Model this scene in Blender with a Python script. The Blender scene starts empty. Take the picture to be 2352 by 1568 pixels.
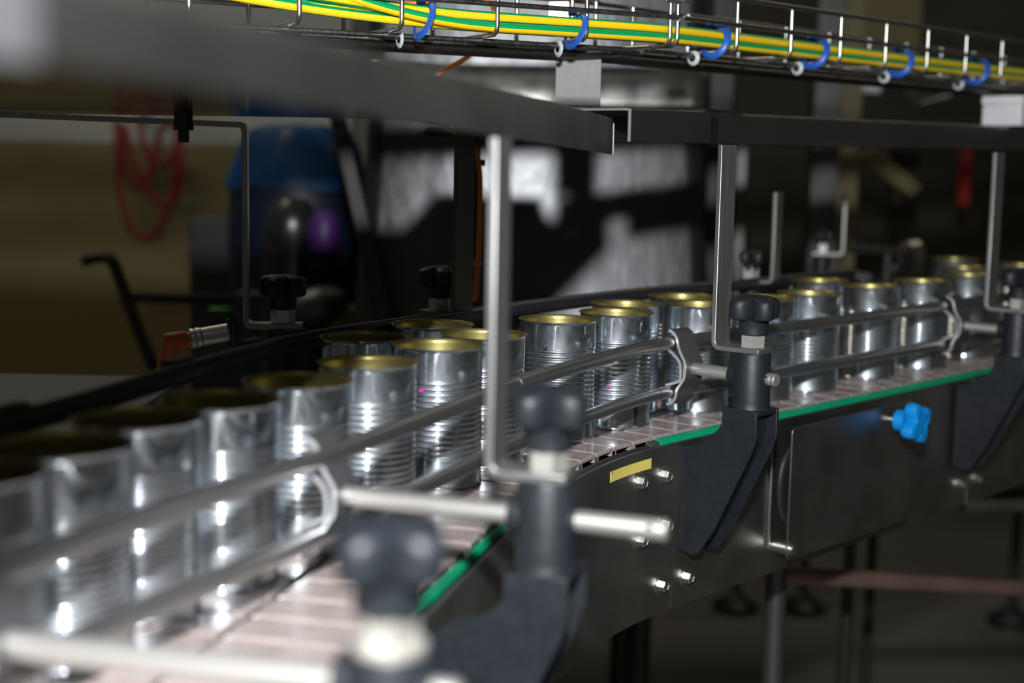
import bpy, math, random
from mathutils import Vector, Matrix
random.seed(7)
R = math.radians
PI = math.pi
scene = bpy.context.scene
COL = scene.collection

# ---------------------------------------------------------------- camera, light, exposure
F_PX, PITCH, ROLL, CAM_H = 3267.0, R(7.539), R(1.013), 0.2746      # belt surface is z = 0
_cp, _sp, _cr, _sr = math.cos(PITCH), math.sin(PITCH), math.cos(ROLL), math.sin(ROLL)
FW = Vector((0, _cp, -_sp)); UP0 = Vector((0, _sp, _cp)); RT0 = Vector((1, 0, 0))
RT = RT0 * _cr + UP0 * _sr
UP = UP0 * _cr - RT0 * _sr
EYE = Vector((0, 0, CAM_H))
cam = bpy.data.cameras.new('camera'); cam_o = bpy.data.objects.new('camera', cam); COL.objects.link(cam_o)
M = Matrix((RT, UP, -FW)).transposed().to_4x4(); M.translation = EYE
cam_o.matrix_world = M
cam.sensor_width = 36.0; cam.lens = 36.0 * F_PX / 2352.0
cam.dof.use_dof = True; cam.dof.focus_distance = 1.33; cam.dof.aperture_fstop = 3.2
cam.dof.aperture_blades = 0
cam.clip_start = 0.02; cam.clip_end = 60
scene.camera = cam_o
scene.view_settings.view_transform = 'Standard'
try: scene.view_settings.look = 'None'
except Exception: pass
scene.view_settings.gamma = 1; scene.view_settings.use_curve_mapping = False
scene.view_settings.exposure = 0.0

world = bpy.data.worlds.new('world'); scene.world = world; world.use_nodes = True
bg = world.node_tree.nodes['Background']; bg.inputs[0].default_value = (1.0, 0.93, 0.80, 1); bg.inputs[1].default_value = 0.035

def lamp(name, kind, loc, energy, color=(1, 1, 1), size=.05, target=None, size_y=None, spread=None):
    l = bpy.data.lights.new(name, kind); l.energy = energy; l.color = color
    o = bpy.data.objects.new(name, l); COL.objects.link(o); o.location = loc
    if kind == 'AREA':
        l.size = size
        if size_y: l.shape = 'RECTANGLE'; l.size_y = size_y
        if spread: l.spread = spread
    elif kind in ('POINT', 'SPOT'): l.shadow_soft_size = size
    if target is not None:
        o.rotation_euler = (Vector(target) - Vector(loc)).to_track_quat('-Z', 'Y').to_euler()
    return o
# the camera's flash, on the hot shoe above the lens
lamp('camera_flash', 'POINT', (0.0, -0.02, 0.53), 130.0, (0.97, 0.98, 1.0), .028)
# unseen overhead fill lights, added to lift the dim hall
lamp('hall_fill', 'AREA', (-1.5, 2.6, 2.4), 15, (1.0, 0.90, 0.70), 1.2, (-1.5, 2.6, 0), .2)
lamp('hall_fill', 'AREA', (1.6, 4.2, 2.4), 6, (1.0, 0.90, 0.70), 1.2, (1.6, 4.2, 0), .2)

# ---------------------------------------------------------------- photograph frame -> place
def ray(px, py): return FW + RT * ((px - 1176) / F_PX) - UP * ((py - 784) / F_PX)
def on_z(px, py, z):
    d = ray(px, py); return EYE + d * ((z - CAM_H) / d.z)
def at(px, py, y):
    d = ray(px, py); return EYE + d * (y / d.y)
def px_of(p):
    d = Vector(p) - EYE; k = F_PX / d.dot(FW)
    return (1176 + d.dot(RT) * k, 784 - d.dot(UP) * k)

# ---------------------------------------------------------------- materials
def nodes_of(name):
    m = bpy.data.materials.new(name); m.use_nodes = True
    nt = m.node_tree; return m, nt, nt.nodes['Principled BSDF']
def mat(name, base, metal=0.0, rough=.5, var=.0, vscale=60, rvar=.0, bump=.0, bscale=400, stretch=(1, 1, 1), spec=None, coat=0):
    m, nt, b = nodes_of(name)
    b.inputs['Base Color'].default_value = (*base, 1); b.inputs['Metallic'].default_value = metal
    b.inputs['Roughness'].default_value = rough
    if spec is not None: b.inputs['Specular IOR Level'].default_value = spec
    if coat: b.inputs['Coat Weight'].default_value = coat
    L = nt.links
    if var or rvar or bump:
        tc = nt.nodes.new('ShaderNodeTexCoord'); mp = nt.nodes.new('ShaderNodeMapping'); mp.inputs['Scale'].default_value = stretch
        L.new(tc.outputs['Object'], mp.inputs['Vector'])
        n = nt.nodes.new('ShaderNodeTexNoise'); n.inputs['Scale'].default_value = vscale; n.inputs['Detail'].default_value = 6
        L.new(mp.outputs[0], n.inputs['Vector'])
        if var:
            mx = nt.nodes.new('ShaderNodeMapRange'); mx.inputs[1].default_value = .25; mx.inputs[2].default_value = .75
            mx.inputs[3].default_value = 1 - var; mx.inputs[4].default_value = 1 + var
            L.new(n.outputs[0], mx.inputs[0])
            vm = nt.nodes.new('ShaderNodeVectorMath'); vm.operation = 'SCALE'; vm.inputs[0].default_value = base
            L.new(mx.outputs[0], vm.inputs['Scale']); L.new(vm.outputs[0], b.inputs['Base Color'])
        if rvar:
            mr = nt.nodes.new('ShaderNodeMapRange'); mr.inputs[1].default_value = .3; mr.inputs[2].default_value = .7
            mr.inputs[3].default_value = max(.02, rough - rvar); mr.inputs[4].default_value = rough + rvar
            L.new(n.outputs[0], mr.inputs[0]); L.new(mr.outputs[0], b.inputs['Roughness'])
        if bump:
            n2 = nt.nodes.new('ShaderNodeTexNoise'); n2.inputs['Scale'].default_value = bscale; n2.inputs['Detail'].default_value = 4
            L.new(mp.outputs[0], n2.inputs['Vector'])
            bp = nt.nodes.new('ShaderNodeBump'); bp.inputs['Strength'].default_value = bump; bp.inputs['Distance'].default_value = .001
            L.new(n2.outputs[0], bp.inputs['Height']); L.new(bp.outputs[0], b.inputs['Normal'])
    return m
def two_lobe(name, base, r1, r2, f, scratch=0.0, metal2=1.0):
    """metal with a sharp and a soft lobe, worn with fine scuffs"""
    m, nt, b = nodes_of(name); L = nt.links
    b.inputs['Base Color'].default_value = (*base, 1); b.inputs['Metallic'].default_value = 1; b.inputs['Roughness'].default_value = r1
    b2 = nt.nodes.new('ShaderNodeBsdfPrincipled'); b2.inputs['Base Color'].default_value = (*base, 1)
    b2.inputs['Metallic'].default_value = metal2; b2.inputs['Roughness'].default_value = r2
    mx = nt.nodes.new('ShaderNodeMixShader'); mx.inputs[0].default_value = f
    L.new(b.outputs[0], mx.inputs[1]); L.new(b2.outputs[0], mx.inputs[2])
    L.new(mx.outputs[0], nt.nodes['Material Output'].inputs['Surface'])
    if scratch:
        tc = nt.nodes.new('ShaderNodeTexCoord'); n = nt.nodes.new('ShaderNodeTexNoise'); n.inputs['Scale'].default_value = 90; n.inputs['Detail'].default_value = 8
        L.new(tc.outputs['Object'], n.inputs['Vector'])
        mr = nt.nodes.new('ShaderNodeMapRange'); mr.inputs[1].default_value = .35; mr.inputs[2].default_value = .75
        mr.inputs[3].default_value = max(0, f - scratch); mr.inputs[4].default_value = min(1, f + scratch)
        L.new(n.outputs[0], mr.inputs[0]); L.new(mr.outputs[0], mx.inputs[0])
    return m
MT = {}
MT['tin'] = two_lobe('tinplate', (.63, .685, .73), .09, .40, .34, .12)
MT['gold'] = two_lobe('gold_lacquer', (.325, .285, .105), .30, .60, .55)
MT['steel'] = mat('stainless_steel', (.42, .41, .39), 1, .36, .12, 25, .08, .06, 900, (1, 1, .15))
MT['rail'] = mat('polished_steel_tube', (.40, .40, .405), .95, .34, .05, 8, .02)
MT['rod'] = mat('turned_steel_rod', (.66, .65, .62), .85, .38)
MT['bright'] = mat('zinc_plated_steel', (.50, .49, .47), 1, .34, .05, 300, .03)
MT['bar'] = mat('brushed_steel_bar', (.33, .33, .325), .9, .40, .10, 60, .06, .08, 1500, (6, 6, .3))
MT['guard'] = mat('guard_sheet_steel', (.215, .215, .205), 1, .42, .08, 6, .04, .03, 700)
MT['under'] = mat('guard_polished_underside', (.42, .41, .38), 1, .12, .05, 30)
MT['plate'] = mat('conveyor_side_steel', (.30, .295, .275), 1, .42, .08, 14, .04, .03, 800)
MT['black'] = mat('black_polyamide', (.0095, .012, .0155), 0, .48, .10, 120, .06, .12, 1600, spec=.4)
MT['rubber'] = mat('black_wear_plastic', (.014, .015, .018), 0, .40)
MT['clampgrey'] = mat('dark_grey_clamp', (.075, .075, .08), .4, .5, .15, 200, 0, .1, 1500)
MT['clampedge'] = mat('bare_clamp_metal', (.58, .59, .60), .7, .45)
MT['tile'] = mat('beige_chain_acetal', (.325, .270, .252), 0, .25, .14, 50, .10, .04, 300)
MT['green'] = mat('green_wear_strip', (.0, .30, .135), 0, .38)
MT['yellow_label'] = mat('yellow_tape', (.72, .60, .13), 0, .5, .10, 300)
MT['blue_knob'] = mat('blue_plastic', (.0, .24, .66), 0, .38)
MT['blue_tie'] = mat('blue_tie_plastic', (.012, .085, .40), 0, .4)
MT['white_tie'] = mat('white_tie_plastic', (.45, .47, .49), 0, .4)
MT['orange'] = mat('orange_cable_sheath', (.80, .22, .03), 0, .45)
MT['orange_dark'] = mat('orange_connector', (.55, .10, .02), 0, .5)
MT['wire'] = mat('tray_wire', (.30, .30, .29), 1, .36, .10, 200, .06)
MT['cableblack'] = mat('black_cable', (.02, .02, .02), 0, .5)
MT['galv'] = mat('galvanised_sheet', (.15, .152, .155), .25, .60, .14, 120, .05, .05, 300)
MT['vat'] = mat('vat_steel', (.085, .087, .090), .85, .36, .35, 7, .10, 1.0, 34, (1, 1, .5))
MT['nickel'] = mat('nickel_nut', (.62, .60, .55), .8, .42)
MT['darksteel'] = mat('dark_painted_steel', (.035, .033, .030), .3, .45, .1, 40)
MT['brown'] = mat('brown_painted_frame', (.018, .011, .008), .0, .5, .15, 20)
MT['post'] = mat('grey_post', (.13, .13, .125), .8, .42, .12, 15)
MT['bluebag'] = mat('blue_plastic_film', (.002, .040, .135), 0, .35, .35, 5, 0, .8, 9)
MT['drum_shade'] = mat('shaded_drum_plastic', (.0015, .007, .022), 0, .5)
MT['purple'] = mat('purple_plastic', (.055, .012, .12), 0, .5)
MT['hose'] = mat('red_hose', (.20, .006, .010), 0, .45)
MT['floor'] = mat('grey_concrete_floor', (.15, .15, .135), 0, .5, .35, 1.2, .1)
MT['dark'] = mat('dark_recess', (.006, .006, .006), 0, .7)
MT['magenta'] = mat('magenta_ink', (.62, .01, .42), 0, .4)
MT['ink'] = mat('black_ink', (.004, .004, .005), 0, .5)
MT['whitebox'] = mat('white_enclosure', (.70, .71, .73), 0, .4)
MT['pinkpipe'] = mat('rusty_steel_pipe', (.34, .22, .18), .7, .4, .2, 12)
MT['olive'] = mat('olive_machine_paint', (.16, .135, .06), 0, .5, .2, 4)
MT['redpaint'] = mat('red_paint', (.30, .01, .01), 0, .5)
MT['greenlamp'] = mat('green_plastic', (.03, .22, .02), 0, .4)
def wall_mat():
    m, nt, b = nodes_of('two_tone_wall_paint'); L = nt.links
    g = nt.nodes.new('ShaderNodeNewGeometry'); s = nt.nodes.new('ShaderNodeSeparateXYZ'); L.new(g.outputs['Position'], s.inputs[0])
    st = nt.nodes.new('ShaderNodeMath'); st.operation = 'GREATER_THAN'; st.inputs[1].default_value = .285; L.new(s.outputs['Z'], st.inputs[0])
    mx = nt.nodes.new('ShaderNodeMix'); mx.data_type = 'RGBA'
    mx.inputs[6].default_value = (.150, .122, .046, 1); mx.inputs[7].default_value = (.30, .31, .28, 1)
    L.new(st.outputs[0], mx.inputs[0]); L.new(mx.outputs[2], b.inputs['Base Color']); b.inputs['Roughness'].default_value = .7
    return m
MT['wall'] = wall_mat()
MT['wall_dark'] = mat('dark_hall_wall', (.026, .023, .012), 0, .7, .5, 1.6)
def cable_mat():
    m, nt, b = nodes_of('green_yellow_insulation'); L = nt.links
    uv = nt.nodes.new('ShaderNodeTexCoord'); s = nt.nodes.new('ShaderNodeSeparateXYZ'); L.new(uv.outputs['UV'], s.inputs[0])
    a = nt.nodes.new('ShaderNodeMath'); a.operation = 'PINGPONG'; a.inputs[1].default_value = .25; L.new(s.outputs['X'], a.inputs[0])
    st = nt.nodes.new('ShaderNodeMath'); st.operation = 'GREATER_THAN'; st.inputs[1].default_value = .115; L.new(a.outputs[0], st.inputs[0])
    mx = nt.nodes.new('ShaderNodeMix'); mx.data_type = 'RGBA'
    mx.inputs[6].default_value = (.84, .54, .008, 1); mx.inputs[7].default_value = (.0, .28, .085, 1)
    L.new(st.outputs[0], mx.inputs[0]); L.new(mx.outputs[2], b.inputs['Base Color']); b.inputs['Roughness'].default_value = .38
    return m
MT['earth'] = cable_mat()

# ---------------------------------------------------------------- mesh building
OFF = {}        # where each parent's local frame sits
class MB:
    def __init__(s): s.v = []; s.f = []; s.uv = {}
    def add(s, vs, fs):
        b = len(s.v); s.v += [Vector(p) for p in vs]; s.f += [[i + b for i in q] for q in fs]; return b
    def box(s, c, size, rot=None):
        hx, hy, hz = size[0] / 2, size[1] / 2, size[2] / 2; c = Vector(c)
        pts = [Vector((x, y, z)) for x in (-hx, hx) for y in (-hy, hy) for z in (-hz, hz)]
        if rot is not None: pts = [rot @ p for p in pts]
        s.add([c + p for p in pts], [(0, 1, 3, 2), (4, 6, 7, 5), (0, 4, 5, 1), (2, 3, 7, 6), (0, 2, 6, 4), (1, 5, 7, 3)]); return s
    def lathe(s, prof, seg=32, o=(0, 0, 0), axis=None, close=False, rad=None):
        """prof: (r, h) pairs; axis: direction of h; rad(theta, r, h) may reshape the radius"""
        ax = Vector(axis or (0, 0, 1)).normalized(); t = Vector((0, 0, 1)) if abs(ax.z) < .9 else Vector((1, 0, 0))
        u = t.cross(ax).normalized(); w = ax.cross(u)
        if abs(ax.z) > .999: u, w = Vector((1, 0, 0)), Vector((0, 1, 0)) * (1 if ax.z > 0 else -1)
        o = Vector(o); vs = []; fs = []; n = len(prof)
        for (r, h) in prof:
            for k in range(seg):
                a = 2 * PI * k / seg; rr = rad(a, r, h) if rad else r
                vs.append(o + ax * h + (u * math.cos(a) + w * math.sin(a)) * rr)
        rng = n if close else n - 1
        for i in range(rng):
            j = (i + 1) % n
            for k in range(seg):
                k2 = (k + 1) % seg; fs.append((i * seg + k, i * seg + k2, j * seg + k2, j * seg + k))
        if not close:
            if prof[0][0] > 1e-6: fs.append(tuple(range(seg - 1, -1, -1)))
            if prof[-1][0] > 1e-6: fs.append(tuple((n - 1) * seg + k for k in range(seg)))
        s.add(vs, fs); return s
    def cyl(s, p0, p1, r, seg=24, bev=0.0):
        p0, p1 = Vector(p0), Vector(p1); d = p1 - p0; h = d.length
        pr = [(r - bev, 0), (r, bev), (r, h - bev), (r - bev, h)] if bev else [(r, 0), (r, h)]
        return s.lathe(pr, seg, p0, d)
    def tube(s, path, r, seg=12, closed=False, uv=False, twist=0.0, start=0.0, flat=None):
        P = [Vector(p) for p in path]; n = len(P); vs = []; fs = []; T = []
        for i in range(n):
            a = P[(i + 1) % n] if (closed or i < n - 1) else P[i]; b = P[i - 1] if (closed or i > 0) else P[i]
            T.append((a - b).normalized())
        ref = Vector((0, 0, 1)) if abs(T[0].z) < .9 else Vector((1, 0, 0))
        u = (ref - T[0] * ref.dot(T[0])).normalized(); L = 0
        base = len(s.v)
        for i in range(n):
            if i: L += (P[i] - P[i - 1]).length
            u = (u - T[i] * u.dot(T[i])).normalized(); w = T[i].cross(u)
            for k in range(seg):
                a = 2 * PI * k / seg
                ra, rb = (flat if flat else (r, r))
                vs.append(P[i] + u * math.cos(a) * ra + w * math.sin(a) * rb)
        m = n if closed else n - 1
        for i in range(m):
            j = (i + 1) % n
            for k in range(seg):
                k2 = (k + 1) % seg
                if uv:
                    u0 = k / seg + start + twist * i / n; u1 = (k + 1) / seg + start + twist * i / n
                    v0 = k / seg + start + twist * (i + 1) / n; v1 = (k + 1) / seg + start + twist * (i + 1) / n
                    s.uv[len(s.f) + len(fs)] = [(u0, i / n), (u1, i / n), (v1, (i + 1) / n), (v0, (i + 1) / n)]
                fs.append((i * seg + k, i * seg + k2, j * seg + k2, j * seg + k))
        if not closed: fs += [tuple(range(seg - 1, -1, -1)), tuple((n - 1) * seg + k for k in range(seg))]
        s.add(vs, fs); return s
    def prism(s, outline, f0, f1):
        """outline: 2D points; f0, f1 map a 2D point to the two end faces"""
        n = len(outline); vs = [f0(*p) for p in outline] + [f1(*p) for p in outline]
        fs = [tuple(range(n - 1, -1, -1)), tuple(range(n, 2 * n))] + [(i, (i + 1) % n, n + (i + 1) % n, n + i) for i in range(n)]
        s.add(vs, fs); return s
    def sweep(s, frames, prof, cap=True):
        """frames: (point, normal) along a plan curve; prof: closed (n, z) outline"""
        m = len(prof); vs = []; fs = []
        for p, nn in frames:
            for (a, z) in prof: vs.append(Vector((p.x + nn.x * a, p.y + nn.y * a, z)))
        for i in range(len(frames) - 1):
            for k in range(m):
                k2 = (k + 1) % m; fs.append((i * m + k, i * m + k2, (i + 1) * m + k2, (i + 1) * m + k))
        if cap: fs += [tuple(range(m - 1, -1, -1)), tuple((len(frames) - 1) * m + k for k in range(m))]
        s.add(vs, fs); return s
    def mesh(s, name, off=Vector()):
        me = bpy.data.meshes.new(name); me.from_pydata([tuple(p - off) for p in s.v], [], s.f)
        if s.uv:
            ul = me.uv_layers.new(name='uv')
            for pi, quad in s.uv.items():
                for c, li in enumerate(me.polygons[pi].loop_indices): ul.data[li].uv = quad[c]
        import bmesh
        bm = bmesh.new(); bm.from_mesh(me); bmesh.ops.recalc_face_normals(bm, faces=bm.faces); bm.to_mesh(me); bm.free()
        me.shade_smooth(); me.set_sharp_from_angle(angle=R(38))
        return me
    def build(s, name, m, parent=None, bevel=0.0, world=True, segs=2):
        off = OFF.get(parent.name, Vector()) if (parent and world) else Vector()
        me = s.mesh(name, off); me.materials.append(MT[m] if isinstance(m, str) else m)
        o = bpy.data.objects.new(name, me); COL.objects.link(o)
        if parent: o.parent = parent; OFF[o.name] = off
        if bevel:
            bv = o.modifiers.new('bevel', 'BEVEL'); bv.width = bevel; bv.segments = segs; bv.limit_method = 'ANGLE'; bv.angle_limit = R(40)
        return o
def tag(o, label=None, cat=None, group=None, kind=None):
    if label: o['label'] = label
    if cat: o['category'] = cat
    if group: o['group'] = group
    if kind: o['kind'] = kind
    return o
def thing(name, label, cat, loc=(0, 0, 0), rz=0.0, group=None):
    o = bpy.data.objects.new(name, None); COL.objects.link(o); o.empty_display_size = .02
    o.location = loc; o.rotation_euler = (0, 0, rz); OFF[o.name] = Vector(loc)
    return tag(o, label, cat, group)
def dup(root, loc, rz, label, scale=None):
    r = root.copy(); COL.objects.link(r); r.location = loc; r.rotation_euler = (0, 0, rz); r['label'] = label
    if scale: r.scale = (scale,) * 3
    for ch in list(root.children):
        c = ch.copy(); COL.objects.link(c); c.parent = r
        for g in ch.children:
            d = g.copy(); COL.objects.link(d); d.parent = c
    return r
def alone(mb, name, m, label, cat, group=None, bevel=0.0):
    """a thing that is one mesh; its origin sits in the middle of it"""
    c = sum(mb.v, Vector()) / len(mb.v); zmin = min(p.z for p in mb.v); c.z = zmin
    me = mb.mesh(name, c); me.materials.append(MT[m]); o = bpy.data.objects.new(name, me); COL.objects.link(o); o.location = c; OFF[o.name] = c.copy()
    if bevel:
        bv = o.modifiers.new('bevel', 'BEVEL'); bv.width = bevel; bv.segments = 2; bv.limit_method = 'ANGLE'; bv.angle_limit = R(40)
    return tag(o, label, cat, group)
def catmull(P, n=10):
    P = [Vector(p) for p in P]; out = []
    Q = [P[0] * 2 - P[1]] + P + [P[-1] * 2 - P[-2]]
    for i in range(1, len(Q) - 2):
        p0, p1, p2, p3 = Q[i - 1:i + 3]
        for k in range(n):
            t = k / n
            out.append(.5 * ((2 * p1) + (p2 - p0) * t + (2 * p0 - 5 * p1 + 4 * p2 - p3) * t * t + (3 * p1 - p0 - 3 * p2 + p3) * t ** 3))
    out.append(P[-1]); return out
def resample(P, step):
    out = [P[0].copy()]; acc = 0
    for a, b in zip(P, P[1:]):
        L = (b - a).length
        while acc + L >= step and L > 0:
            t = (step - acc) / L; a = a.lerp(b, t); out.append(a.copy()); L = (b - a).length; acc = 0
        acc += L
    return out
def smooth(P, it):
    for _ in range(it): P = [P[0]] + [(P[i - 1] + P[i] * 2 + P[i + 1]) / 4 for i in range(1, len(P) - 1)] + [P[-1]]
    return P

# ---------------------------------------------------------------- plan of the conveyor
A0 = Vector((.2096, 1.4508, 0)); D = Vector((.6913, .7225, 0)).normalized(); N = Vector((D.y, -D.x, 0))
def sn(s, n, z=0.0): return A0 + D * s + N * n + Vector((0, 0, z))
_e = [(-.2785, -.03), (-.182, .356), (-.0346, .941), (-.0084, 1.0427), (.0125, 1.122), (.0385, 1.197), (.0665, 1.262), (.0975, 1.319), (.131, 1.364)]
_e = [Vector((x, y, 0)) for x, y in _e] + [sn(s, 0) for s in (-.03, .06, .4, .9, 1.6, 2.1)]
EDGE = smooth(resample(catmull(_e, 24), .004), 60)
def frames_of(P):
    out = []
    for i in range(len(P)):
        t = (P[min(i + 1, len(P) - 1)] - P[max(i - 1, 0)]).normalized(); out.append((P[i], Vector((t.y, -t.x, 0))))
    return out
FR = frames_of(EDGE)
def fr_near(px, z, n=0.0):
    """frame index whose point at offset n and height z is seen at column px"""
    best = min(range(len(FR)), key=lambda i: abs(px_of((FR[i][0].x + FR[i][1].x * n, FR[i][0].y + FR[i][1].y * n, z))[0] - px))
    return best
I_BEND = min(range(len(FR)), key=lambda i: (FR[i][0] - Vector((-.004, 1.055, 0))).length)
I_STR = min(range(len(FR)), key=lambda i: (FR[i][0] - Vector((.142, 1.377, 0))).length)
I_JOINT = fr_near(1553, -.02, .009)

# ================================================================= SETTING
def setting(name, mb, m): return tag(mb.build(name, m), kind='structure')
FLOOR = -.95
setting('floor', MB().box((.6, 2.6, FLOOR - .05), (9, 7, .1)), 'floor')
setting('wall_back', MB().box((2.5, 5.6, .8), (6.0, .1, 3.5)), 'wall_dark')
setting('wall_left', MB().box((-2.1, 4.4, .8), (3.2, .1, 3.5)), 'wall')

# ================================================================= CONVEYOR FRAME
con = thing('conveyor', 'dark steel conveyor frame carrying the beige plate chains and the cans', 'conveyor', (A0.x, A0.y, -.18))
st = 3
def fr(i0, i1): return FR[i0:i1:st] + [FR[i1 - 1]]
LAST = len(FR)
PROF_PLATE = [(.0075, -.0076), (.0105, -.0076), (.0105, -.178), (.0075, -.178)]
MB().sweep(fr(0, I_BEND + 8), PROF_PLATE).build('side_panel', 'plate', con)
MB().sweep(fr(I_BEND + 8, I_JOINT), PROF_PLATE).build('side_panel', 'plate', con)
_i2 = fr_near(2220, -.14, .009)
MB().sweep(fr(I_JOINT, _i2), PROF_PLATE).build('side_panel', 'plate', con)
MB().sweep(fr(_i2, LAST), [(.0085, -.009), (.0115, -.009), (.0115, -.178), (.0085, -.178)]).build('side_panel', 'plate', con)
MB().sweep(fr(0, LAST), [(-.178, -.006), (-.175, -.006), (-.175, -.178), (-.178, -.178)]).build('rear_panel', 'plate', con)
MB().sweep(fr(0, LAST), [(-.174, -.016), (.0065, -.016), (.0065, -.024), (-.174, -.024)]).build('bed_plate', 'rubber', con)
MB().sweep(fr(0, LAST), [(-.174, -.150), (.0065, -.150), (.0065, -.154), (-.174, -.154)]).build('bottom_pan', 'darksteel', con)
ST_NEAR = [(.0010, -.0020), (.0040, -.0023), (.0052, -.0072), (.0010, -.0072)]
ST = [(.0012, -.0015), (.0062, -.0019), (.0082, -.0072), (.0012, -.0072)]
tag(MB().sweep(fr(0, I_BEND), ST_NEAR).build('wear_strip', 'green', con), 'green wear strip beside the nearest chain')
tag(MB().sweep(fr(I_STR, LAST), ST).build('wear_strip', 'green', con), 'long green wear strip along the straight right side')
MB().sweep(fr(I_STR - 4, I_STR + 3), [(.0006, -.003), (.0058, -.0032), (.0076, -.0074), (.0006, -.0074)]).build('strip_end', 'clampgrey', con)
tag(MB().sweep(fr(I_BEND - 2, I_STR - 2), [(.0012, -.0055), (.0052, -.0060), (.0092, -.0092), (.0085, -.0150), (.0012, -.0150)]).build('curve_guide', 'rubber', con, .0008), 'black plastic guide along the bend')
MB().sweep(fr(0, LAST), [(-.0866, -.0048), (-.0840, -.0048), (-.0840, -.014), (-.0866, -.014)]).build('gap_strip', 'green', con)
# yellow tape
i0, i1 = fr_near(1403, -.02, .0105), fr_near(1496, -.02, .0105)
tag(MB().sweep(FR[i0:i1 + 1:2] + [FR[i1]], [(.0105, -.0165), (.0108, -.0165), (.0108, -.0265), (.0105, -.0265)]).build('tape_label', 'yellow_label', con), 'blank yellow tape')
mk = MB()
for k, (a, z) in enumerate([(.004, -.0182), (.012, -.0172), (.030, -.0196), (.047, -.0226)]):
    p, nn = FR[min(i0 + int(a / .004), LAST - 1)]
    mk.lathe([(.0004 if k else .0010, 0), (.0004 if k else .0010, .0001)], 8, p + nn * .0108 + Vector((0, 0, z)), nn)
tag(mk.build('tape_wear_spots', 'ink', con), kind='stuff')
def hex_bolt(px, py, par, n0=.0105, r=.0068, washer=True):
    best = None
    for i in range(I_BEND, LAST, 1):
        p, nn = FR[i]; q = p + nn * n0
        # height at which this column meets the wanted row
        d = ray(px, py); e = px_of((q.x, q.y, -.09))
        if best is None or abs(e[0] - px) < best[0]: best = (abs(e[0] - px), i)
    p, nn = FR[best[1]]; q = p + nn * n0
    lo, hi = -.25, .05
    for _ in range(30):
        m = (lo + hi) / 2
        if px_of((q.x, q.y, m))[1] > py: lo = m
        else: hi = m
    # refine the column at the found height
    i = min(range(max(0, best[1] - 30), min(LAST, best[1] + 30)), key=lambda k: abs(px_of((FR[k][0].x + FR[k][1].x * n0, FR[k][0].y + FR[k][1].y * n0, m))[0] - px))
    p, nn = FR[i]; q = p + nn * n0; q.z = m
    b = MB().lathe([(r * 1.75, 0), (r * 1.75, .0012), (r * .9, .0014)], 28, q, nn).build('bolt_washer', 'bright', par)
    hx = MB().lathe([(r * 1.12, .0014), (r * 1.12, .0064), (r * .98, .0072), (r * .82, .0072), (r * .78, .0066), (r * .2, .0066)], 6, q, nn)
    hx.lathe([(r * .35, .0066), (r * .33, .0071), (r * .1, .0071)], 12, q, nn)
    hx.build('bolt_head', 'bright', b)
    return b
for (px, py) in ((1470, 1105), (1525, 1090), (1525, 1205), (1468, 1240), (1518, 1345), (1577, 1326), (2200, 1112), (2238, 1100)): hex_bolt(px, py, con, r=.0055)
# bright seam at the joint and the upright edge beside the cover
MB().box(sn(.0935, .0125, -.077), (.0035, .004, .142), Matrix.Rotation(math.atan2(D.y, D.x), 3, 'Z')).build('panel_edge', 'bright', con, .0012)
# oval inspection slot with its rim
def oval(rx, rz, n0, n1, sc, zc, name, m):
    o = [(rx * math.cos(2 * PI * k / 40), rz * math.sin(2 * PI * k / 40)) for k in range(40)]
    return MB().prism(o, lambda a, b: sn(sc + a, n0, zc + b), lambda a, b: sn(sc + a, n1, zc + b)).build(name, m, con, .001)
oval(.030, .047, .0095, .0125, .142, -.085, 'slot_rim', 'darksteel')
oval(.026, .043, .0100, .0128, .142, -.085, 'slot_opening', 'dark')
# cover plate on spacers, with blue star knob
def rr(x0, x1, z0, z1, r, n=5):
    o = []
    for cx, cz, a0 in ((x1 - r, z1 - r, 0), (x0 + r, z1 - r, 90), (x0 + r, z0 + r, 180), (x1 - r, z0 + r, 270)):
        for k in range(n + 1):
            a = R(a0 + 90 * k / n); o.append((cx + r * math.cos(a), cz + r * math.sin(a)))
    return o
cov = MB().prism(rr(.096, .362, -.158, -.0115, .006), lambda a, b: sn(a, .0335, b), lambda a, b: sn(a, .0355, b)).build('access_cover', 'plate', con, .0004)
for (s, z) in ((.103, -.1455),):
    sp = MB().cyl(sn(s, .0105, z), sn(s, .0335, z), .0075, 24, .0008).build('spacer', 'bright', cov)
    w = MB().lathe([(.0085, 0), (.0085, .001), (.006, .0012), (.006, .005), (.0048, .0056), (.001, .0056)], 24, sn(s, .0355, z), N).build('cover_bolt', 'bright', cov)
MB().cyl(sn(.302, .0105, -.0265), sn(.302, .046, -.0265), .004, 16).build('knob_stud', 'bright', cov)
def star_rad(lobes, depth, ph=0.0, only=None):
    def f(a, r, h):
        if only and not only(h): return r
        c = .5 + .5 * math.cos(lobes * (a - ph)); return r * (1 - depth * (1 - c ** .75))
    return f
kb = MB(); ko = sn(.302, .046, -.0265)
kb.lathe([(.0115, 0), (.0125, .001), (.0122, .013), (.0150, .016)], 40, ko, N)
kb.lathe([(.011, .014), (.020, .0150), (.0250, .0175), (.0265, .0215), (.0265, .027), (.0250, .0310), (.020, .0330), (.012, .0325), (.010, .0320), (.0085, .0322), (.002, .0325)], 72, ko, N, rad=star_rad(4, .46, R(28), lambda h: h > .0145))
tag(kb.build('star_knob', 'blue_knob', cov), 'bright blue four-lobed knob')

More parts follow.
